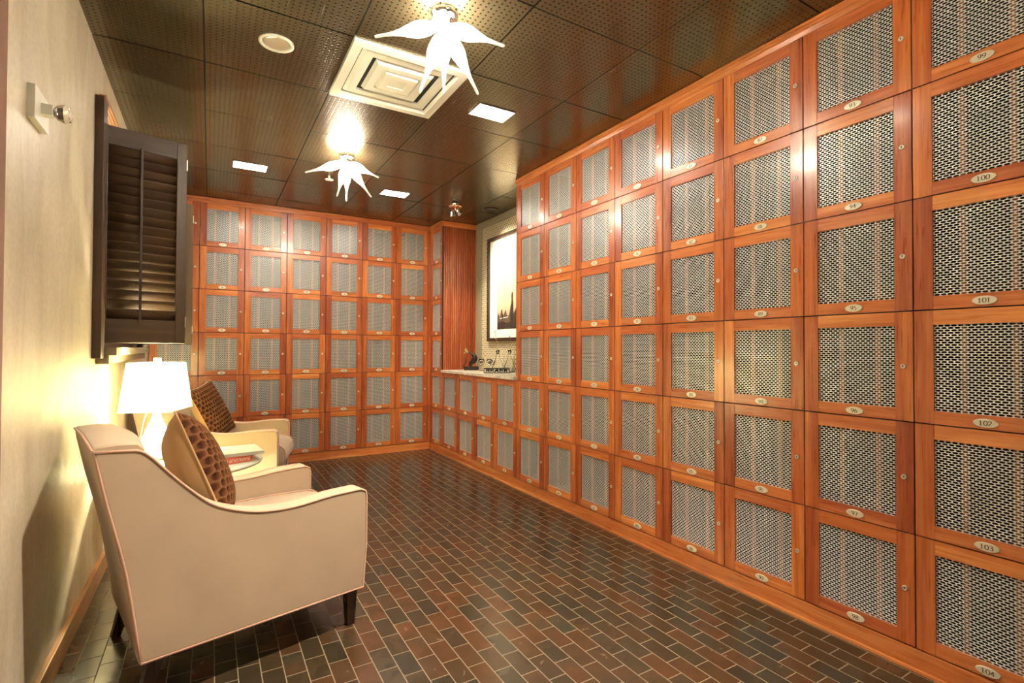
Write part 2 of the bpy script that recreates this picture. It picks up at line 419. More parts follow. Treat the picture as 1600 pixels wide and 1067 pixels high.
b.box((XL, YB-.006, zb), (XR, YB+.03, ZCL-.03), M_WH); b.box((XL, YB-.016, ZCL-.030), (XR-.016, YB+.03, ZCL-.002), M_WH, .003); struct(b.build('trim_4'))
# corner stile between back wall and corner column
b = MB(); b.box((2.249, YB, .085), (XR+.02, YB+.02, ZT-.002), M_WV, .0015); b.box((XR, YB-.004, .085), (XR+.02, YB+.02, ZT-.002), M_WV, .0015); struct(b.build('trim_5'))
# finished end of the tall cabinets, beside the niche
b = MB(); b.box((XR, YN0, ZCT), (XR+DEP, YN0+.016, ZT), M_WV, .0015); struct(b.build('trim_6'))
# ribbed side of the corner cabinet
b = MB(); n = 18; d = DEP/n
b.box((XR, YN1-.002, ZCT), (XR+DEP, YN1+.010, ZCL-.06), M_IN)
for k in range(n):
    x = XR+.012+k*(DEP-.014)/n
    b.box((x, YN1-.0105, ZCT+.0), (x+(DEP-.014)/n-.0065, YN1-.0015, ZCL-.06), M_WV, .003)
b.box((XR-.004, YN1-.016, ZCL-.062), (XR+DEP, YN1+.010, ZCL-.002), M_WH, .003)
struct(b.build('trim_7'))
# niche back: mosaic panel in an olive border
b = MB(); b.box((XR+DEP-.002, YN0+.016, ZCT), (XR+DEP+.004, YN1-.16, ZCL-.075), M_PAPER); struct(b.build('wall_niche'))
b = MB()
b.box((XR+DEP-.010, YN1-.155, ZCT), (XR+DEP+.006, YN1-.012, ZCL-.002), M_CONC, .003)
b.box((XR+DEP-.010, YN0+.016, ZCL-.078), (XR+DEP+.006, YN1-.155, ZCL-.002), M_CONC, .003)
struct(b.build('trim_8'))

# window
b = MB(); b.box((XL-.16, WY0, WZ0), (XL-.02, WY0+.04, WZ1), M_DARKV); b.box((XL-.16, WY1-.04, WZ0), (XL-.02, WY1, WZ1), M_DARKV)
b.box((XL-.16, WY0+.04, WZ1-.04), (XL-.02, WY1-.04, WZ1), M_DARKV); b.box((XL-.16, WY0+.04, WZ0), (XL-.02, WY1-.04, WZ0+.04), M_DARKV)
b.box((XL-.13, (WY0+WY1)/2-.02, WZ0+.04), (XL-.08, (WY0+WY1)/2+.02, WZ1-.04), M_DARKV)
win = struct(b.build('window_1'))
b = MB(); b.box((XL-.11, WY0+.04, WZ0+.04), (XL-.104, WY1-.04, WZ1-.04), M_PANE); b.build('pane', win)
b = MB(); b.box((XL-.172, WY0-.1, WZ0-.1), (XL-.162, WY1+.1, WZ1+.1), M_BLACK); struct(b.build('trim_9'))
b = MB()  # casing: near upright, head with reeds, rough stone-coloured sill
b.box((XL, 3.135, 1.145), (XL+.036, 3.235, 2.425), M_DARKV, .003)
b.box((XL, 4.90, 1.145), (XL+.036, 5.0, 2.425), M_DARKV, .003)
struct(b.build('trim_10'))
b = MB()
for k in range(4): b.box((XL, 3.236, 2.385+k*.022), (XL+.012+.006*k, 4.899, 2.385+k*.022+.019), M_BASE, .003)
struct(b.build('trim_11'))
M_SILL, _, _ = mat('weathered_sill', (.24, .19, .12), .5)
b = MB(); b.box((XL-.02, 3.236, 1.158), (XL+.085, 4.895, 1.200), M_SILL, .004); b.box((XL, 3.236, 1.115), (XL+.055, 4.895, 1.158), M_SILL, .006); struct(b.build('trim_12'))

# louvred shutters folded out into the room
def shutter(px, py, ang, wid, label):
    root = empty('louvred_shutter', (px, py, 1.223), ang, label, 'shutter', 'dark window shutters')
    hh = 1.13; th = .030; st = .048
    b = MB(); b.box((0, -th/2, 0), (st, th/2, hh), M_DARKV, .002); b.build('stile', root)
    b = MB(); b.box((wid-st, -th/2, 0), (wid, th/2, hh), M_DARKV, .002); b.build('stile', root)
    b = MB(); b.box((st, -th/2+.002, 0), (wid-st, th/2-.002, .125), M_DARKW, .002); b.build('bottom_rail', root)
    b = MB(); b.box((st, -th/2+.002, hh-.100), (wid-st, th/2-.002, hh), M_DARKW, .002); b.build('top_rail', root)
    z0, z1 = .125, hh-.100; n = 18; p = (z1-z0)/n
    for k in range(n):
        zc = z0+p*(k+.5); b = MB(); a = math.radians(-30)
        pr = []
        for q in range(12):
            t = 2*PI*q/12; lx, lz = .0045*math.cos(t), .034*math.sin(t)
            pr.append((lx*math.cos(a)+lz*math.sin(a), lz*math.cos(a)-lx*math.sin(a)))
        i = b.mi(M_DARKW)
        A = [b.bm.verts.new((st+.001, u*.9, zc+v)) for u, v in pr]; B = [b.bm.verts.new((wid-st-.001, u*.9, zc+v)) for u, v in pr]
        for q in range(12): f = b.bm.faces.new((A[q], A[(q+1) % 12], B[(q+1) % 12], B[q])); f.smooth = True
        b.bm.faces.new(A); b.bm.faces.new(B[::-1]); bmesh.ops.recalc_face_normals(b.bm, faces=b.bm.faces[:])
        b.build('louvre', root)
    b = MB(); b.box((wid*.47-.006, -.034, z0-.018), (wid*.47+.006, -.024, z1+.012), M_DARKV, .002); b.build('tilt_rod', root)
    for z in (.12, hh-.12):
        b = MB(); b.box((wid-.002, -th/2-.003, z-.03), (wid+.003, -th/2+.012, z+.03), M_LOCK, .001); b.build('hinge', root)
    return root
shutter(XL-.022, 3.325, math.radians(16), .402, 'dark louvred wooden shutter swung out from the near side of the window')
shutter(XL-.022, 4.835, math.radians(2), .388, 'dark shutter behind the other one, only its outer edge showing, far window side')

# ------------------------------------------------------------------ numerals
def arc(P): return [(p.x, p.y) for p in catmull([(x, y, 0) for x, y in P], 5)]
G6 = [(.52, 1), (.2, .8), (.04, .45), (.1, .1), (.32, 0), (.55, .12), (.56, .4), (.38, .58), (.15, .5), (.06, .35)]
GLY = {'0': [arc([(.33+.31*math.cos(a*PI/6), .5+.5*math.sin(a*PI/6)) for a in range(13)])],
 '1': [[(.28, 0), (.28, 1)], [(.28, 1), (.1, .88)], [(.08, 0), (.48, 0)]],
 '2': [arc([(.05, .75), (.15, .95), (.35, 1), (.52, .85), (.5, .62), (.3, .35), (.02, .02)]), [(.02, .02), (.6, .02)]],
 '3': [arc([(.05, .9), (.3, 1), (.5, .85), (.42, .62), (.22, .54)]), arc([(.22, .54), (.48, .48), (.58, .25), (.4, .03), (.03, .03)])],
 '4': [[(.44, 0), (.44, 1)], [(.44, 1), (.0, .3)], [(0, .3), (.64, .3)]],
 '5': [[(.55, 1), (.16, 1)], [(.16, 1), (.12, .55)], arc([(.12, .55), (.38, .62), (.56, .4), (.48, .1), (.2, 0), (.02, .05)])],
 '6': [arc(G6)], '9': [arc([(.6-x, 1-y) for x, y in G6])],
 '7': [[(.02, .98), (.6, .98)], [(.6, .98), (.2, 0)]],
 '8': [arc([(.3, .55), (.08, .72), (.15, .95), (.32, 1), (.5, .93), (.54, .74), (.3, .55), (.04, .3), (.1, .06), (.3, 0), (.53, .07), (.56, .3), (.3, .55)])]}
def numeral_mesh(num):
    b = MB(); i = b.mi(M_INK); s = str(num); adv = .78; h = .0155; tot = adv*len(s)-.16
    for q, ch in enumerate(s):
        for st in GLY[ch]:
            n = len(st)
            L_, R_ = [], []
            for k in range(n):
                ax, ay = st[max(0, k-1)]; bx, by = st[min(n-1, k+1)]
                dx, dy = bx-ax, by-ay; l = math.hypot(dx, dy) or 1; dx /= l; dy /= l
                wd = .035+.06*abs(dy)
                x, y = st[k]; ox = q*adv-tot/2
                L_.append((x+ox-dy*wd, y+dx*wd)); R_.append((x+ox+dy*wd, y-dx*wd))
            V = [[b.bm.verts.new((x*h, -.0042, (y-.5)*h)) for x, y in side] for side in (L_, R_)]
            for k in range(n-1): b.bm.faces.new((V[0][k], V[0][k+1], V[1][k+1], V[1][k])).material_index = i
    bmesh.ops.recalc_face_normals(b.bm, faces=b.bm.faces[:])
    return b.mesh('numeral')

# ------------------------------------------------------------------ lockers
SL, RT, RB = .061, .055, .050
def kit(Wd):
    g = .0022; hw = Wd/2
    K = {}
    b = MB()   # carcass, open at the front (local y = into the wall)
    a = .0015
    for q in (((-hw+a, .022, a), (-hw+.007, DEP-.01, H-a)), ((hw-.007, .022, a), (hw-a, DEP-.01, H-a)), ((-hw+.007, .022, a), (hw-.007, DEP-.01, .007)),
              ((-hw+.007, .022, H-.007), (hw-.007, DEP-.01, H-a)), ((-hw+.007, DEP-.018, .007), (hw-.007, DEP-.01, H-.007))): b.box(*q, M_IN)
    K['carcass'] = b.mesh('carcass')
    b = MB()
    b.box((-hw+g, 0, g), (-hw+SL, .020, H-g), M_WV, .0012); b.box((hw-SL, 0, g), (hw-g, .020, H-g), M_WV, .0012)
    b.box((-hw+SL, .0004, g), (hw-SL, .0196, RB), M_WH, .0008); b.box((-hw+SL, .0004, H-RT), (hw-SL, .0196, H-g), M_WH, .0008)
    K['door_frame'] = b.mesh('door_frame')
    # expanded metal sheet with staggered long hexagonal holes
    b = MB(); i = b.mi(M_METAL); ow = Wd-2*SL; nc = round(ow/.0193); p = ow/nc; oh = H-RT-RB; nr = 36; q = oh/nr
    yf = .0075; th = .0015; cache = {}
    def V(x, y, z):
        k = (round(x*1e5), round(y*1e5), round(z*1e5))
        if k not in cache: cache[k] = b.bm.verts.new((x, y, z))
        return cache[k]
    for r in range(-1, nr+1):
        z0 = RB+r*q; zc = z0+q/2; z1 = z0+q
        for c in range(-1, nc+1):
            xc = -ow/2+(c+.5)*p+(p/2 if r % 2 else 0); x0, x1 = xc-p/2, xc+p/2
            ax, bx_, bz = p*.465, p*.27, q*.40
            out = [(x0, zc), (x0, z1), (xc, z1), (x1, z1), (x1, zc), (x1, z0), (xc, z0), (x0, z0)]
            inn = [(xc-ax, zc), (xc-bx_, zc+bz), (xc, zc+bz), (xc+bx_, zc+bz), (xc+ax, zc), (xc+bx_, zc-bz), (xc, zc-bz), (xc-bx_, zc-bz)]
            O = [V(x, yf, z) for x, z in out]; I = [V(x, yf, z) for x, z in inn]; B_ = [V(x, yf+th, z) for x, z in inn]
            for k in range(8):
                k2 = (k+1) % 8
                b.bm.faces.new((O[k], O[k2], I[k2], I[k])); b.bm.faces.new((I[k], I[k2], B_[k2], B_[k]))
    K['mesh_panel'] = b.mesh('mesh_panel')
    for n, fr in (('slat_a', .26), ('slat_b', .735)):
        b = MB(); x = -ow/2+ow*fr; b.box((x-.0095, .040, .008), (x+.0095, .047, H-.008), M_SLAT, .001); K[n] = b.mesh('inner_slat')
    return K
K0, KB, KC = kit(W), kit(.3897), kit(YB-YN1-.004)
b = MB(); i = b.mi(M_PLATE); rings = []
for (sx, yy) in ((1.0, 0.0), (1.0, -.0028), (.93, -.0038)):
    rings.append([b.bm.verts.new((.0335*sx*math.cos(2*PI*k/40), yy, .0155*(sx if sx == 1 else .86)*math.sin(2*PI*k/40))) for k in range(40)])
for A, B in zip(rings, rings[1:]):
    for k in range(40): b.bm.faces.new((A[k], A[(k+1) % 40], B[(k+1) % 40], B[k])).smooth = True
b.bm.faces.new(rings[-1]); bmesh.ops.recalc_face_normals(b.bm, faces=b.bm.faces[:]); ME_PLATE = b.mesh('number_plate')
RX = Matrix.Rotation(PI/2, 4, 'X')
b = MB(); b.lathe([(.0098, -.001), (.0098, .0025), (.0085, .0042), (.0062, .0042), (.0055, .0034), (.0001, .0034)], M_LOCK, 24, M=RX); ME_LOCK = b.mesh('lock')
b = MB(); b.box((-.0011, -.0047, -.0035), (.0011, -.0036, .0015), M_BLACK); b.lathe([(.0019, .0036), (.0019, .0047)], M_BLACK, 12, c=(0, 0, .0018), M=RX); ME_KEY = b.mesh('keyhole')
def locker(K, Wd, x, y, z, rz, num, label, group):
    r = empty('locker', (x, y, z), rz, label, 'locker', group)
    link('carcass', K['carcass'], r); link('door_frame', K['door_frame'], r); link('mesh_panel', K['mesh_panel'], r)
    link('inner_slat', K['slat_a'], r); link('inner_slat', K['slat_b'], r)
    pl = link('number_plate', ME_PLATE, r, (0, -.0002, .0235)); link('numeral', numeral_mesh(num), pl)
    lk = link('lock', ME_LOCK, r, (Wd/2-.0335, 0, H*.5)); link('keyhole', ME_KEY, lk)
    return r
ORD = ['top', 'second', 'third', 'fourth', 'fifth', 'bottom']
COL = ['first', 'second', 'third', 'fourth', 'fifth', 'sixth', 'seventh', 'eighth']
xb0 = 2.246; Wb = .3897; num = 1
for c in range(6, -1, -1):
    for r in range(6):
        ci = 6-c
        lab = '%s locker from %s in the %s column from the left on the back wall' % (
            ('mesh-fronted', 'the top')[0] + (' ' + ORD[r] if r in (0, 5) else ' ' + ORD[r]), 'floor to ceiling', COL[ci])
        lab = 'mesh-fronted locker on the back wall, %s column from left, %s' % (COL[ci], {0: 'top row', 5: 'bottom row'}.get(r, ORD[r]+' row down'))
        locker(KB, Wb, xb0-Wb*(c+.5), YB, ZT-H*(r+1), 0, num, lab, 'lockers on the back wall'); num += 1
WC = YB-YN1-.004
for r in range(6):
    locker(KC, WC, XR, (YN1+.0+YB-.004)/2, ZT-H*(r+1), -PI/2, num, 'narrow mesh-fronted locker in the inside corner column left of the niche, %s' % {0: 'topmost', 5: 'lowest'}.get(r, ORD[r]+' down'), 'corner column lockers'); num += 1
for c in range(10, 6, -1):
    for r in (4, 5):
        locker(K0, W, XR, Y0+W*(c+.5), ZT-H*(r+1), -PI/2, num, 'mesh-fronted locker under the marble counter, %s row, %s from the left' % ('upper' if r == 4 else 'lower', COL[10-c]), 'low lockers under the counter'); num += 1
for c in range(6, -2, -1):
    for r in range(6):
        locker(K0, W, XR, Y0+W*(c+.5), ZT-H*(r+1), -PI/2, num,
               'mesh-fronted locker with oval plate %d, %s in the %s full column right of niche' % (num, {0: 'topmost', 5: 'lowest'}.get(r, ORD[r]+' down'), COL[6-c]), 'tall right wall lockers'); num += 1

# marble counter in the niche
b = MB(); b.box((XR-.022, YN0+.017, ZCT-.026), (XR+DEP-.012, YN1-.012, ZCT), M_MARBLE, .002)
tag(b.build('countertop'), 'pale veined marble countertop over the two low locker rows', 'countertop')

# ------------------------------------------------------------------ framed picture
fy0, fy1, fz0, fz1 = 4.12, 5.06, 1.28, 2.425; xw = XR+DEP-.003
pr = empty('framed_picture', (xw, (fy0+fy1)/2, fz0), 0, 'large black-framed sepia skyline print hanging in the mosaic niche', 'picture')
def P(pts): return [(x-xw, y-(fy0+fy1)/2, z-fz0) for x, y, z in pts]
def pbox(b, a, c, m, bev=0): a, c = P([a, c]); b.box(a, c, m, bev)
M_FRAME, _, _ = mat('black_frame', (.035, .020, .012), .35)
M_MAT, _, _ = mat('cream_mat', (.88, .84, .74), .6)
b = MB(); fw = .036
pbox(b, (xw-.035, fy0, fz0), (xw-.001, fy0+fw, fz1), M_FRAME, .002); pbox(b, (xw-.035, fy1-fw, fz0), (xw-.001, fy1, fz1), M_FRAME, .002)
pbox(b, (xw-.035, fy0+fw, fz0), (xw-.001, fy1-fw, fz0+fw), M_FRAME, .002); pbox(b, (xw-.035, fy0+fw, fz1-fw), (xw-.001, fy1-fw, fz1), M_FRAME, .002)
b.build('frame', pr)
iy0, iy1, iz0, iz1 = fy0+.215, fy1-.215, fz0+.135, fz1-.175
b = MB(); pbox(b, (xw-.012, fy0+fw, fz0+fw), (xw-.004, fy1-fw, fz1-fw), M_MAT); b.build('mat_board', pr)
def mk_print():
    m, t, b = mat('sepia_print', (.6, .5, .38), .5)
    tc = N(t, 'ShaderNodeTexCoord'); sx = N(t, 'ShaderNodeSeparateXYZ'); L(t, tc.outputs['Object'], sx.inputs[0])
    n = N(t, 'ShaderNodeTexNoise'); n.inputs['Scale'].default_value = 5; L(t, tc.outputs['Object'], n.inputs['Vector'])
    mr = N(t, 'ShaderNodeMapRange'); L(t, mth(t, 'ADD', sx.outputs[2], mth(t, 'MULTIPLY', n.outputs[0], .2)), mr.inputs[0]); mr.inputs[1].default_value = .12; mr.inputs[2].default_value = .95
    L(t, ramp(t, [(0, (.22, .15, .09)), (.25, (.42, .32, .21)), (.6, (.62, .50, .35)), (1, (.68, .57, .42))], mr.outputs[0]), b.inputs['Base Color'])
    return m
M_PRINT = mk_print(); M_SIL, _, _ = mat('print_silhouette', (.03, .02, .015), .5); M_FAINT, _, _ = mat('print_faint_tower', (.47, .37, .25), .5); M_GREY, _, _ = mat('print_mid_tone', (.09, .06, .04), .5)
b = MB(); xp = xw-.0135
pbox(b, (xp-.0002, iy0-.008, iz0-.008), (xp+.001, iy1+.008, iz1+.008), M_SIL); pbox(b, (xp-.001, iy0, iz0), (xp, iy1, iz1), M_PRINT)
def sil(pts, m, d): b.poly(P([(xp-.001-d, iy1-u*(iy1-iy0), iz0+v) for u, v in pts]), m)
sil([(.27, .2), (.275, .44), (.29, .50), (.297, .62), (.303, .50), (.32, .44), (.33, .2)], M_FAINT, .0006)
sky = [(0, 0), (0, .13), (.05, .17), (.1, .12), (.16, .2), (.2, .21), (.24, .13), (.3, .17), (.35, .2), (.4, .14), (.48, .13), (.55, .24), (.6, .26), (.66, .14), (.75, .2), (.83, .16), (.9, .22), (1, .13), (1, 0)]
sil(sky, M_GREY, .0010)
sil([(0, 0), (0, .06), (.2, .08), (.4, .055), (.6, .075), (.8, .06), (1, .07), (1, 0)], M_SIL, .0014)
sil([(.56, 0), (.54, .14), (.57, .24), (.585, .30), (.58, .34), (.60, .375), (.635, .37), (.645, .33), (.635, .30), (.66, .25), (.67, .12), (.68, 0)], M_SIL, .0018)
sil([(.1, .105), (.45, .115), (.45, .122), (.1, .112)], M_MAT, .0018)
sil([(.2, .1), (.19, .15), (.22, .165), (.25, .14), (.24, .1)], M_SIL, .0022)
sil([(.7, .05), (.7, .15), (.74, .18), (.78, .14), (.78, .05)], M_SIL, .0022)
bmesh.ops.recalc_face_normals(b.bm, faces=b.bm.faces[:])
b.build('print', pr)
b = MB(); pbox(b, (xw-.0195, fy0+fw, fz0+fw), (xw-.018, fy1-fw, fz1-fw), M_PANE)
b.build('glazing', pr)

# ------------------------------------------------------------------ objects on the counter
t = empty('gramophone_trophy', (2.50, 5.20, ZCT), -.5, 'small gramophone trophy with bright horn rim on black plinth, left on counter', 'trophy')
b = MB(); b.box((-.03, -.045, 0), (.13, .045, .045), M_BRONZE, .003); b.build('plinth', t)
b = MB(); pts = catmull([(.05, 0, .04), (.03, 0, .06), (.045, 0, .085), (.075, 0, .11), (.085, 0, .15), (.06, 0, .178), (.025, 0, .195), (0, 0, .21)], 5)
n = len(pts); b.tube(pts, [.008+.026*math.exp(-((k/n-.45)/.22)**2) for k in range(n-1)]+[.012], M_BRONZE, 14); b.build('horn_neck', t)
b = MB(); RM_ = Matrix.Rotation(math.radians(-65), 4, 'Y')
b.lathe([(.010, -.01), (.014, .01), (.024, .028), (.042, .040), (.044, .042), (.040, .041), (.020, .028), (.008, .01)], M_GOLD, 28, c=(.01, 0, .205), M=RM_); b.build('horn_bell', t)
b = MB(); b.tube([(-.03, 0, .004), (-.034, 0, .04), (-.02, 0, .09), (-.012, 0, .11)], .006, M_BRONZE, 10); b.build('crank', t)

def wineglass(x, y, h, r, label):
    o = empty('stemmed_glass', (x, y, ZCT), 0, label, 'glass', 'stemmed glasses on the counter')
    b = MB(); b.lathe([(.0005, 0), (r*.85, .001), (r*.85, .003), (.006, .006), (.0035, .014), (.0035, h*.45), (.008, h*.48), (r*.8, h*.6), (r, h*.75), (r*.85, h), (r*.85-.0012, h), (r-.0014, h*.75), (r*.78, h*.61), (.006, h*.5), (.0004, h*.495)], M_GLASS, 24)
    b.build('bowl_and_stem', o); return o
for k, (x, y, lab) in enumerate([(2.60, 5.03, 'clear stemmed glass nearest the gramophone trophy'), (2.54, 4.93, 'front clear stemmed glass between trophy and decanters'),
                            (2.64, 4.91, 'rear clear stemmed glass by the mosaic wall between trophy and decanters'), (2.57, 4.80, 'clear stemmed glass next to the tall decanter')]):
    wineglass(x, y, .12+.012*(k % 2), .032, lab)
def decanter(x, y, tilt, h, label):
    o = empty('glass_decanter', (x, y, ZCT), 0, label, 'decanter', 'glass decanters on the counter')
    b = MB(); b.lathe([(.0005, .001), (.046, .001), (.056, .02), (.050, .05), (.022, .10), (.014, .14), (.018, .17), (.0155, .17), (.0115, .14), (.019, .10), (.046, .05), (.051, .02), (.042, .006), (.0004, .006)], M_GLASS, 28); b.build('body', o); o.scale = (1.15, 1.15, 1.35)
    b = MB(); d = Vector((math.sin(tilt), 0, math.cos(tilt)))
    d = Vector((0, math.sin(tilt), math.cos(tilt))); p0 = Vector((0, 0, .14)); b.tube([p0+d*q for q in (0, .05, .10, h-.03, h)], [.010, .006, .005, .007, .003], M_GLASS, 12); b.build('stopper_rod', o); return o
decanter(2.60, 4.67, .32, .19, 'clear glass decanter with long slanting stopper rod')
decanter(2.655, 4.52, 0., .14, 'clear glass decanter with short upright stopper behind the black tray')
tr = empty('display_tray', (2.47, 4.46, ZCT), math.radians(-27), 'black-rimmed rectangular tray of clear glass pieces on the counter', 'tray')
b = MB(); b.box((-.13, -.07, 0), (.13, .07, .005), M_MARBLE); b.build('tray_floor', tr)
b = MB(); fr = .007
for q in (((-.13, -.07, 0), (-.13+fr, .07, .05)), ((.13-fr, -.07, 0), (.13, .07, .05)), ((-.13, -.07, .043), (.13, -.07+fr, .05)), ((-.13, -.07, 0), (.13, -.07+fr, .008)), ((-.13, .07-fr, .043), (.13, .07, .05)), ((-.13, .07-fr, 0), (.13, .07, .008))): b.box(*q, M_FRAME, .001)
b.build('black_rim', tr)
ang = math.radians(-27)
for k, (u, v) in enumerate([(-.09, 0), (-.045, .02), (0, -.02), (.045, .015), (.09, -.005)]):
    x = 2.47+u*math.cos(ang)-v*math.sin(ang); y = 4.46+u*math.sin(ang)+v*math.cos(ang)
    b = MB(); b.lathe([(.0005, 0), (.017, 0), (.020, .036), (.0185, .036), (.0155, .004), (.0004, .004)], M_GLASS, 20)
    tag(b.build('small_tumbler', loc=(x, y, ZCT+.0052)), '%s small clear tumbler inside the black-rimmed tray' % ['leftmost', 'second from left', 'middle', 'second from right', 'rightmost'][k], 'tumbler', 'tumblers in the tray')
b = MB(); b.lathe([(.0005, .0), (.022, .0), (.026, .008), (.055, .030), (.066, .048), (.0635, .048), (.052, .034), (.02, .012), (.0004, .012)], M_WHITE, 32)
tag(b.build('shallow_bowl', loc=(2.635, 4.235, ZCT)), 'white shallow bowl at the right end of the marble counter', 'bowl')

# ------------------------------------------------------------------ armchairs
CW = .338
SIDE = [(0, .16), (.80, .16), (.812, .34), (.812, .555), (.785, .588), (.65, .586), (.495, .574), (.353, .587), (.223, .634), (.143, .702), (.076, .775), (.031, .829), (.0, .858), (-.02, .866), (-.127, .874), (-.093, .70), (-.042, .464)]
def side_curve():
    top = [Vector((x, z, 0)) for x, z in SIDE[4:14]]
    sm = catmull(top, 4)
    bk = catmull([Vector((x, z, 0)) for x, z in [SIDE[14], SIDE[15], SIDE[16], (0, .16)]], 3)
    fr = [Vector((.80, .16, 0)), Vector((.812, .34, 0)), Vector((.812, .555, 0)), Vector((.806, .578, 0))]
    return [(p.x, p.y) for p in fr+sm+bk]
SC_ = side_curve()
def armchair(x, y, rz, label):
    r = empty('armchair', (x, y, 0), rz, label, 'armchair', 'cream upholstered armchairs')
    aw = .085
    for sgn, nm in ((-1, 'arm'), (1, 'arm')):
        b = MB(); y0, y1 = (-CW, -CW+aw) if sgn < 0 else (CW-aw, CW)
        b.prism(SC_, y0, y1, M_CREAM, .010, 3)
        arm = b.build('arm', r)
        b = MB()
        yo = (y0+.004) if sgn < 0 else (y1-.004); yi = (y1-.004) if sgn < 0 else (y0+.004)
        # welt follows the outer edge a little inside the outline
        cx, cz = .35, .40
        def inset(p, yy):
            d = Vector((p[0]-cx, 0, p[1]-cz)); d.normalize(); return Vector((p[0]-d.x*.004, yy, p[1]-d.z*.004))
        b.tube([inset(p, yo+sgn*.0035) for p in SC_], .0042, M_PIPE, 8, closed=True)
        b.tube([inset(p, yi-sgn*.0035) for p in SC_[:26]], .0036, M_PIPE, 8)
        b.build('piping', arm)
    # back: slab between the arms, crowned along the top
    b = MB(); i = b.mi(M_CREAM)
    bp = [(.0, .165), (-.042, .464), (-.093, .70), (-.126, .868), (-.118, .880), (-.06, .884), (-.012, .880), (.006, .862), (.055, .72), (.10, .56), (.125, .42), (.13, .20)]
    n = 12; rings = []
    for k in range(n+1):
        yy = -CW+.012+(2*CW-.024)*k/n; cr = 1-(2*k/n-1)**2
        ring = []
        for (px, pz) in bp:
            zz = pz+(.012*cr if pz > .8 else 0); xx = px+(.018*cr if px > 0 and pz > .3 else 0)
            ring.append(b.bm.verts.new((xx, yy, zz)))
        rings.append(ring)
    for A, B in zip(rings, rings[1:]):
        for k in range(len(bp)): b.bm.faces.new((A[k], A[(k+1) % len(bp)], B[(k+1) % len(bp)], B[k])).smooth = True
    b.bm.faces.new(rings[0]); b.bm.faces.new(rings[-1][::-1]); bmesh.ops.recalc_face_normals(b.bm, faces=b.bm.faces[:])
    bk = b.build('backrest', r)
    b = MB(); b.tube([(-.127, -CW+.008, .872), (-.128, -CW*.5, .880), (-.128, 0, .884), (-.128, CW*.5, .880), (-.127, CW-.008, .872)], .0042, M_PIPE, 8); b.build('piping', bk)
    b = MB(); b.box((.05, -CW+aw-.004, .165), (.795, CW-aw+.004, .31), M_CREAM, .012); b.build('seat_base', r)
    # loose seat cushion, rounded and bulging over the front
    b = MB(); pf = [(.12, .30), (.60, .30), (.80, .300), (.835, .315), (.852, .345), (.856, .385), (.848, .425), (.825, .452), (.78, .466), (.60, .474), (.40, .474), (.20, .466), (.12, .45)]
    b.prism(pf, -CW+aw+.003, CW-aw-.003, M_CREAM, .022, 4); cu = b.build('seat_cushion', r)
    for yy in (-CW+aw+.012, CW-aw-.012):
        b = MB(); b.tube([(x, yy, z) for x, z in catmull2(pf[3:11])], .0042, M_PIPE, 8); b.build('piping', cu)
    for lx, ly, sp in ((.755, -CW+.045, .0), (.755, CW-.045, 0), (.055, -CW+.045, -.045), (.055, CW-.045, -.045)):
        b = MB(); i = b.mi(M_LEG); V0 = [(lx+sx*.024, ly+sy*.024, .168) for sx, sy in ((-1, -1), (1, -1), (1, 1), (-1, 1))]
        V1 = [(lx+sp+sx*.016, ly+sy*.016, 0) for sx, sy in ((-1, -1), (1, -1), (1, 1), (-1, 1))]
        A = [b.bm.verts.new(p) for p in V0]; B = [b.bm.verts.new(p) for p in V1]
        b.bm.faces.new(A); b.bm.faces.new(B[::-1])
        for k in range(4): b.bm.faces.new((A[k], B[k], B[(k+1) % 4], A[(k+1) % 4]))
        bmesh.ops.recalc_face_normals(b.bm, faces=b.bm.faces[:]); b.build('leg', r)
    return r
def catmull2(P): return [(p.x, p.y) for p in catmull([Vector((x, z, 0)) for x, z in P], 4)]
A1 = math.radians(13.6); A2 = math.radians(-14.3)
def chair_at(px, py, a, label):   # px,py = rear corner of the side nearest the camera
    return armchair(px-CW*math.sin(a), py+CW*math.cos(a), a, label)
chair_at(-.186, 2.064, A1, 'nearest cream armchair, seen from its side in the foreground')
chair_at(-.349, 4.325, A2, 'farther cream armchair by the back lockers, beyond the lamp table')

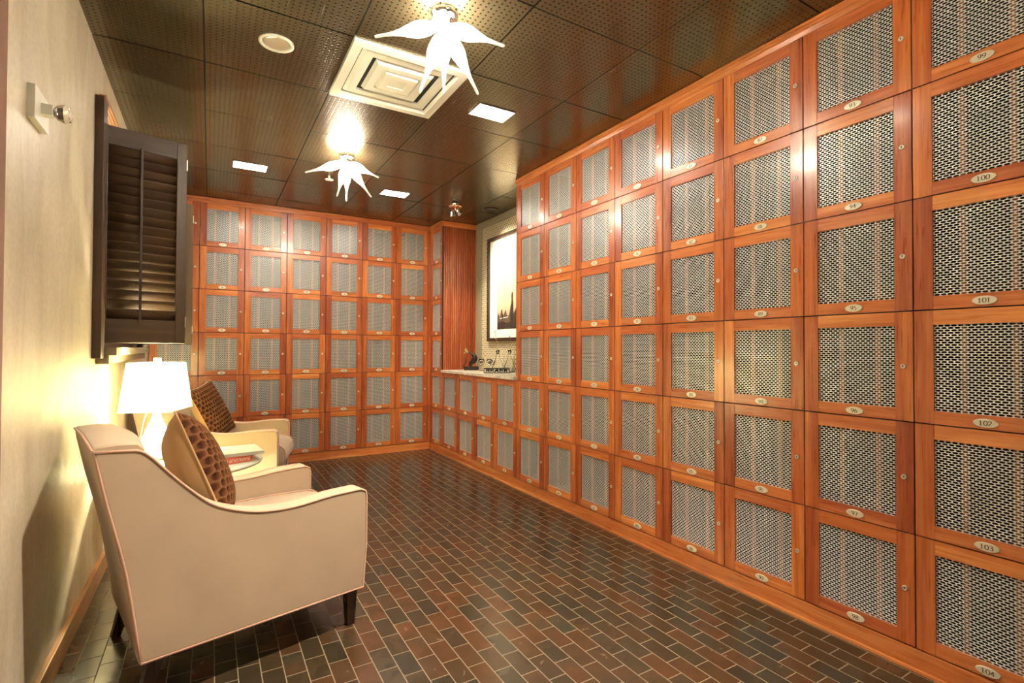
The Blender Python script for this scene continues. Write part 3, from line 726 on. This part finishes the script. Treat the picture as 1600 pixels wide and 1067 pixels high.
# ------------------------------------------------------------------ throw pillows
def pillow(loc, rot, size, thick, cell, label, name='throw_pillow'):
    r = bpy.data.objects.new(name, None); C.objects.link(r); r.location = loc; r.rotation_euler = rot; tag(r, label, 'pillow', 'brown plush throw pillows')
    def prof(u, v):
        a = max(0., 1-abs(u)**2.4); c = max(0., 1-abs(v)**2.4); return (a*c)**.5
    def pos(u, v):   # slightly pinched edges between full corners
        hx = size/2*(1-.06*(1-v*v)*0-.07*(1-v**2)*abs(u)**3*0); return (u*size/2*(1-.055*(1-v*v)), v*size/2*(1-.055*(1-u*u)))
    for side in (1, -1):
        n = 150 if side > 0 else 24
        b = MB(); i = b.mi(M_PLUSH if side > 0 else M_TAN); grid = []; pile = []
        for j in range(n+1):
            row = []
            for k in range(n+1):
                u = -1+2*k/n; v = -1+2*j/n; x, z = pos(u, v); t = prof(u, v)*thick*(.34 if side > 0 else .62); h = 0
                if side > 0:
                    # honeycomb: distance to the two nearest cell centres
                    best = []
                    q = cell; rr = z/(q*.866); r0_ = math.floor(rr)
                    for a in (r0_, r0_+1):
                        off = .5 if a % 2 else 0; cc = math.floor(x/q-off)
                        for c_ in (cc, cc+1): best.append(math.hypot(x-(c_+off)*q, z-a*q*.866))
                    best.sort(); e = min(1., (best[1]-best[0])/(q*.55)); h = 1-e
                    h = h*h*(3-2*h)
                    edge = min(1, (1-max(abs(u), abs(v)))*12); t += (h-.5)*.018*edge
                    pile.append(h)
                else: t += .004*math.sin(9*u+3*v)*math.sin(7*v)*prof(u, v)
                row.append(b.bm.verts.new((x, -side*t, z)))
            grid.append(row)
        for j in range(n):
            for k in range(n): b.bm.faces.new((grid[j][k], grid[j][k+1], grid[j+1][k+1], grid[j+1][k])).smooth = True
        if side < 0:
            for f in b.bm.faces: f.normal_flip()
        me = b.mesh('cover')
        if side > 0:
            at = me.attributes.new('pile', 'FLOAT', 'POINT')
            for k, hv in enumerate(pile): at.data[k].value = hv
        link('plush_front' if side > 0 else 'plain_back', me, r)
    b = MB(); path = []
    for q in range(80):
        a = q/80*4; s = int(a); f = a-s; u, v = [(-1+2*f, -1), (1, -1+2*f), (1-2*f, 1), (-1, 1-2*f)][s]; x, z = pos(u, v); path.append((x, 0, z))
    b.tube(path, .004, M_TAN, 8, closed=True); b.build('edge_welt', r)
    return r
# local -y is the plush face; rotate so that it looks along the chair's front, leaning back
def prot(a, lean, spin):
    # chair forward is +x at angle a ; plush (-y) must face +x -> rotate z by a+90deg
    M_ = Matrix.Rotation(a+PI/2, 4, 'Z') @ Matrix.Rotation(-lean, 4, 'X') @ Matrix.Rotation(spin, 4, 'Y')
    return M_.to_euler()
def inchair(px, py, a, s, wv, z): return (px+s*math.cos(a)-wv*math.sin(a), py+s*math.sin(a)+wv*math.cos(a), z)
pillow(inchair(-.186, 2.064, A1, .262, .338, .712), prot(A1-math.radians(13), math.radians(22), math.radians(14)), .44, .20, .038, 'brown honeycomb plush pillow with tan back, in the nearest armchair')
pillow(inchair(-.349, 4.325, A2, .305, .325, .710), prot(A2-math.radians(8), math.radians(24), math.radians(-8)), .44, .14, .036, 'brown honeycomb plush pillow leaning in the farther armchair')

# ------------------------------------------------------------------ side table, lamp, books
TX, TY, TZ = -.085, 3.33, .566
t = empty('side_table', (TX, TY, 0), 0, 'round cream side table with thin raised rim between the two armchairs', 'table')
b = MB(); b.lathe([(.0005, .545), (.340, .545), (.356, .552), (.360, .560), (.356, .566), (.0004, .566)], M_TABLE, 64); b.build('table_top', t)
b = MB(); b.lathe([(.0005, .02), (.045, .02), (.026, .10), (.022, .30), (.030, .50), (.060, .545), (.0004, .545)], M_TABLE, 32); b.build('pedestal', t)
b = MB(); b.lathe([(.0005, 0), (.17, 0), (.17, .012), (.06, .024), (.0004, .024)], M_TABLE, 48); b.build('foot', t)

LX, LY = -.255, 3.545
l = empty('table_lamp', (LX, LY, TZ+.0005), math.radians(-18), 'white ceramic table lamp with glowing rectangular shade beside the left wall', 'lamp')
b = MB(); b.lathe([(.0005, 0), (.055, 0), (.062, .012), (.075, .06), (.073, .11), (.050, .17), (.026, .225), (.017, .27), (.017, .30), (.0004, .30)], M_CERAMIC, 40); b.build('lamp_base', l)
zb, zt = .280, .546
b = MB(); b.tube([(0, 0, .29), (0, 0, .335)], .012, M_LOCK, 12); b.build('socket', l)
b = MB(); b.tube([(0, -.06, .34), (0, -.065, .45), (0, 0, zt+.004)], .0015, M_LOCK, 6); b.tube([(0, .06, .34), (0, .065, .45), (0, 0, zt+.004)], .0015, M_LOCK, 6); b.tube([(0, -.06, .34), (0, 0, .33), (0, .06, .34)], .0015, M_LOCK, 6); b.build('harp', l)
b = MB(); i = b.mi(M_SHADE); B0 = [(-.126, -.157), (.126, -.157), (.126, .157), (-.126, .157)]; T0 = [(-.100, -.128), (.100, -.128), (.100, .128), (-.100, .128)]
for k in range(4):
    k2 = (k+1) % 4; p0, p1, q0, q1 = B0[k], B0[k2], T0[k], T0[k2]
    for off in (0, ):
        b.poly([(p0[0], p0[1], zb), (p1[0], p1[1], zb), (q1[0], q1[1], zt), (q0[0], q0[1], zt)], M_SHADE)
sh = b.build('lamp_shade', l); md = sh.modifiers.new('thick', 'SOLIDIFY'); md.thickness = .0015
b = MB()
for (Z, R) in ((zb, B0), (zt, T0)):
    for k in range(4):
        if Z == zb: b.tube([(B0[k][0], B0[k][1], zb), (T0[k][0], T0[k][1], zt)], .0016, M_TAN, 6)
        k2 = (k+1) % 4; b.tube([(R[k][0], R[k][1], Z), (R[k2][0], R[k2][1], Z)], .0022, M_SHADE, 6)
b.build('shade_trim', sh)
b = MB(); b.box((-.014, -.014, zt-.002), (.014, .014, zt+.006), M_CERAMIC); b.box((-.017, -.009, zt+.006), (.017, .009, zt+.028), M_CERAMIC, .002); b.build('finial', l)
b = MB(); b.tube(catmull([(-.066, -.02, .004), (-.090, -.02, .05), (-.070, -.02, .14), (-.050, -.02, .24), (-.012, -.01, .325)], 6), .0016, M_TABLE, 6); b.build('cord', l)
b = MB(); b.lathe([(.010, .320), (.014, .33), (.024, .355), (.020, .370), (.0005, .374)], mk_emit('lit_bulb', (1, .86, .55), 12), 20); b.build('bulb', l)
pl = bpy.data.lights.new('bulb_light', 'POINT'); pl.energy = LAMP_W; pl.color = (1, .94, .62); pl.shadow_soft_size = .03
po = bpy.data.objects.new('bulb_light', pl); C.objects.link(po); po.parent = l; po.location = (0, 0, .405)

def book(name, corner, a, ln, dp, z0, th, cover, label, pages=(.72, .66, .52), text=None, txtm=None):
    # corner = right-hand front corner of the spine; the spine runs back along a+180deg
    r = empty(name, (corner[0], corner[1], z0), a, label, 'book')
    m, _, _ = mat(name+'_cover', cover, .4); mp, _, _ = mat(name+'_paper', pages, .8)
    b = MB(); b.box((-ln, 0, 0), (0, dp, .0025), m, .0006); b.box((-ln, 0, th-.0025), (0, dp, th), m, .0006); b.box((-ln, 0, .0025), (0, .003, th-.0025), m); b.build('cover', r)
    b = MB(); b.box((-ln+.004, .003, .0026), (-.004, dp-.004, th-.0026), mp); b.build('pages', r)
    if text:
        cu = bpy.data.curves.new('t', 'FONT'); cu.body = text; cu.size = th*.62; cu.align_x = 'CENTER'; cu.align_y = 'CENTER'; cu.extrude = .0002
        tmp = bpy.data.objects.new('t', cu); C.objects.link(tmp); bpy.context.view_layer.update()
        me = bpy.data.meshes.new_from_object(tmp.evaluated_get(bpy.context.evaluated_depsgraph_get())); C.objects.unlink(tmp); bpy.data.objects.remove(tmp)
        me.materials.clear(); me.materials.append(txtm)
        link('spine_lettering', me, r, (-ln*.42, -.0004, th/2), rot=(PI/2, PI, 0))
    return r
def wc(c, a, u, v): return (c[0]+u*math.cos(a)-v*math.sin(a), c[1]+u*math.sin(a)+v*math.cos(a))
a = math.radians(19)
book('art_book', (.215, 3.200), a, .29, .22, TZ+.0005, .037, (.62, .15, .09), 'red-spined book with white lettering lying under the grey one on the table', text='JEANLOUP DAVIARD', txtm=M_WHITE)
a = math.radians(7)
book('magazine', (.272, 3.188), a, .38, .25, TZ+.0380, .018, (.50, .49, .43), 'large grey hardback lying on top of the red book beside the lamp')

# ------------------------------------------------------------------ ceiling fixtures
def chandelier(x, y, spin, label, drop=0):
    r = empty('glass_starburst_light', (x, y, ZCL), 0, label, 'ceiling light', 'starburst ceiling lights')
    b = MB(); b.lathe([(.0005, .0), (.058, 0), (.060, -.006), (.058, -.022), (.050, -.028), (.0004, -.028)], M_CHROME, 40); b.build('canopy', r)
    b = MB(); b.lathe([(.0005, -.027), (.040, -.028), (.040, -.060), (.030, -.075), (.0004, -.078)], M_CHROME, 28); b.build('hub', r)
    prof = [(.004, 0), (.016, .012), (.026, .045), (.031, .085), (.030, .12), (.024, .155), (.015, .195), (.009, .235), (.0065, .28), (.006, .325), (.0045, .333), (.0005, .335)]
    prof = [(r_*1.05, z_*.84) for r_, z_ in prof]; b = MB(); b.lathe(prof, M_ARM, 20); me = b.mesh('glass_arm')
    rdir = Vector((k_, -s_, 0)); fdir = Vector((s_, k_, 0))
    for az, el in [(-90, 24), (-18, 27), (54, 42), (126, 40), (198, 20)]:
        a = math.radians(az+spin); e = math.radians(el)
        d = (rdir*math.cos(a)+fdir*math.sin(a))*math.cos(e)+Vector((0, 0, -math.sin(e)))
        o = link('glass_arm', me, r, d*.030+Vector((0, 0, -.055))); o.rotation_euler = d.to_track_quat('Z', 'Y').to_euler()
    o = link('glass_arm', me, r, (0, 0, -.07)); o.rotation_euler = (PI, 0, 0)
    return r
chandelier(.865, 2.045, 0, 'nearer glowing glass starburst ceiling light beside the air diffuser')
chandelier(.882, 3.95, 0, 'farther glowing glass starburst ceiling light beyond the air diffuser')
chandelier(.865, .10, 0, 'added glowing glass starburst ceiling light, unseen behind the viewpoint')  # unseen; continues the row's spacing, added for frontal fill on the chair

def square_light(x, y, label):
    r = empty('recessed_square_light', (x, y, ZCL), 0, label, 'ceiling light', 'rectangular recessed lights')
    b = MB(); a, c = .125, .082; f = .008
    for q in (((-a, -c, -.006), (a, -c+f, .0)), ((-a, c-f, -.006), (a, c, .0)), ((-a, -c+f, -.006), (-a+f, c-f, .0)), ((a-f, -c+f, -.006), (a, c-f, .0))): b.box(*q, M_CHROME, .001)
    b.build('trim_ring', r)
    b = MB(); b.box((-a+f, -c+f, -.004), (a-f, c-f, -.002), M_PANEL); b.build('diffuser_lens', r)
square_light(.267, 4.59, 'bright rectangular recessed light at left, near the shutters')
square_light(1.49, 4.69, 'bright rectangular recessed light right of the farther starburst light')
square_light(1.49, 2.765, 'bright rectangular recessed light nearest the air diffuser, right of it')

def downlight(x, y, label, lit=False, r_=.078):
    r = empty('round_downlight', (x, y, ZCL), 0, label, 'ceiling light')
    b = MB(); b.lathe([(r_*.80, -.001), (r_*.84, -.007), (r_, -.005), (r_, .0), (r_*.80, -.0005)], M_WHITE if not lit else M_CHROME, 40); b.build('trim_ring', r)
    b = MB(); b.lathe([(r_*.80, -.0012), (r_*.60, -.0025), (r_*.35, -.0030), (.0005, -.0030)], M_LOCK if not lit else mk_emit('downlight_lens', (1, .9, .72), 25), 40); b.build('reflector', r)
    return r
downlight(.262, 2.663, 'round unlit silver downlight at the upper left of the ceiling')
d_ = downlight(.874, 1.50, 'round lit downlight overhead, just out of view', True)
sl = bpy.data.lights.new('downlight_beam', 'SPOT'); sl.energy = DOWN_W; sl.color = (1, .87, .68); sl.spot_size = math.radians(95); sl.spot_blend = .9; sl.shadow_soft_size = .05
so = bpy.data.objects.new('downlight_beam', sl); C.objects.link(so); so.parent = d_; so.location = (0, 0, -.02); so.rotation_euler = (0, math.radians(8), 0)
b = MB(); b.lathe([(.0005, 0), (.085, 0), (.085, -.006), (.070, -.010), (.066, -.006), (.0004, -.005)], M_BRONZE, 40)
tag(b.build('round_speaker', loc=(2.53, 4.71, ZCL)), 'dark round flush speaker in the niche ceiling', 'speaker')
b = MB(); b.tube([(0, 0, 0), (0, 0, -.03)], .008, M_WHITE, 10); b.lathe([(.0005, -.030), (.034, -.031), (.034, -.035), (.0004, -.036)], M_WHITE, 28)
tag(b.build('sprinkler_head', loc=(.86, 4.50, ZCL)), 'small white sprinkler disc behind the farther starburst light', 'sprinkler')

# air diffuser: stepped square cones in a 2 ft lay-in frame
v = empty('air_diffuser', (GX0+T/2, GY0+T/2, ZCL), 0, 'large square white stepped air diffuser in the ceiling', 'vent')
def sqring(b, a0, z0, a1, z1, m):
    for k in range(4):
        R = lambda a: [(-a, -a), (a, -a), (a, a), (-a, a)]
        p0, p1, q0, q1 = R(a0)[k], R(a0)[(k+1) % 4], R(a1)[k], R(a1)[(k+1) % 4]
        b.poly([(p0[0], p0[1], z0), (q0[0], q0[1], z1), (q1[0], q1[1], z1), (p1[0], p1[1], z0)], m)
hT = T/2-.003
b = MB(); sqring(b, hT, -.001, hT, -.012, M_VENT); sqring(b, hT, -.012, hT-.045, -.014, M_VENT); sqring(b, hT-.045, -.014, hT-.055, .033, M_VENT); b.poly([(-hT, -hT, .034), (hT, -hT, .034), (hT, hT, .034), (-hT, hT, .034)], M_VENT)
sqring(b, hT, -.001, hT, .034, M_VENT)
b.build('outer_frame', v)
for k, (a0, z0, a1, z1) in enumerate(((.258, .026, .205, -.002), (.165, .022, .125, -.008), (.100, .016, .066, -.014))):
    b = MB(); sqring(b, a0, z0, a0, z0+.002, M_VENT); sqring(b, a0, z0, a1+.02, z1, M_VENT); sqring(b, a1+.02, z1, a1-.022, z1, M_VENT); sqring(b, a1-.022, z1, a1-.022, z1+.03, M_VENT)
    if k == 2: b.poly([(-.044, -.044, z1+.006), (-.044, .044, z1+.006), (.044, .044, z1+.006), (.044, -.044, z1+.006)], M_VENT)
    b.build('stepped_cone', v)

# niche twin spot
s = empty('twin_spotlight', (2.10, 4.66, ZCL), 0, 'small chrome twin-head spotlight hanging in front of the niche', 'spotlight')
b = MB(); b.lathe([(.0005, 0), (.036, 0), (.036, -.040), (.0004, -.040)], M_CHROME, 28); b.build('mount', s)
b = MB(); b.lathe([(.0005, -.040), (.066, -.041), (.068, -.045), (.066, -.049), (.0004, -.050)], M_COPPER, 36); b.build('copper_disc', s)
b = MB(); b.tube([(0, 0, -.05), (0, 0, -.085)], .006, M_CHROME, 10); b.build('stem', s)
NT = Vector((XR+DEP, 4.66, 2.02))-Vector((2.10, 4.66, ZCL-.1))
for off, tgt in ((Vector((.03, -.012, -.095)), NT), (Vector((-.03, .0, -.11)), Vector((.25, .25, -1)))):
    d = tgt.normalized(); q = d.to_track_quat('Z', 'Y')
    b = MB(); b.lathe([(.0005, -.03), (.012, -.03), (.016, -.01), (.028, .026), (.030, .030), (.026, .030), (.020, .018), (.0004, .018)], M_CHROME, 24)
    o = b.build('lamp_head', s, off); o.rotation_euler = q.to_euler()
    ld = bpy.data.lights.new('spot_beam', 'SPOT'); ld.energy = NICHE_W; ld.color = (1, .86, .62); ld.spot_size = math.radians(80); ld.spot_blend = 1.; ld.shadow_soft_size = .02
    lo = bpy.data.objects.new('spot_beam', ld); C.objects.link(lo); lo.parent = s; lo.location = off+d*.04; lo.rotation_euler = (-d).to_track_quat('Z', 'Y').to_euler()

# wall-mounted knob on the plaster
k = empty('wall_knob', (XL, 2.165, 1.958), 0, 'square cream wall plate with short arm and clear faceted glass knob, upper left', 'wall fixture')
b = MB(); b.box((0, -.078, -.052), (.020, .078, .052), M_WHITE, .0015); b.build('plate', k)
b = MB(); b.box((.020, -.018, -.016), (.048, .018, .018), M_WHITE, .0015); b.build('arm', k)
b = MB(); b.lathe([(.0005, .0), (.013, .0), (.025, .012), (.030, .028), (.024, .042), (.0005, .048)], M_GLASS, 10, smooth=False, M=Matrix.Rotation(PI/2, 4, 'Y'), c=(.048, 0, 0)); b.build('glass_knob', k)
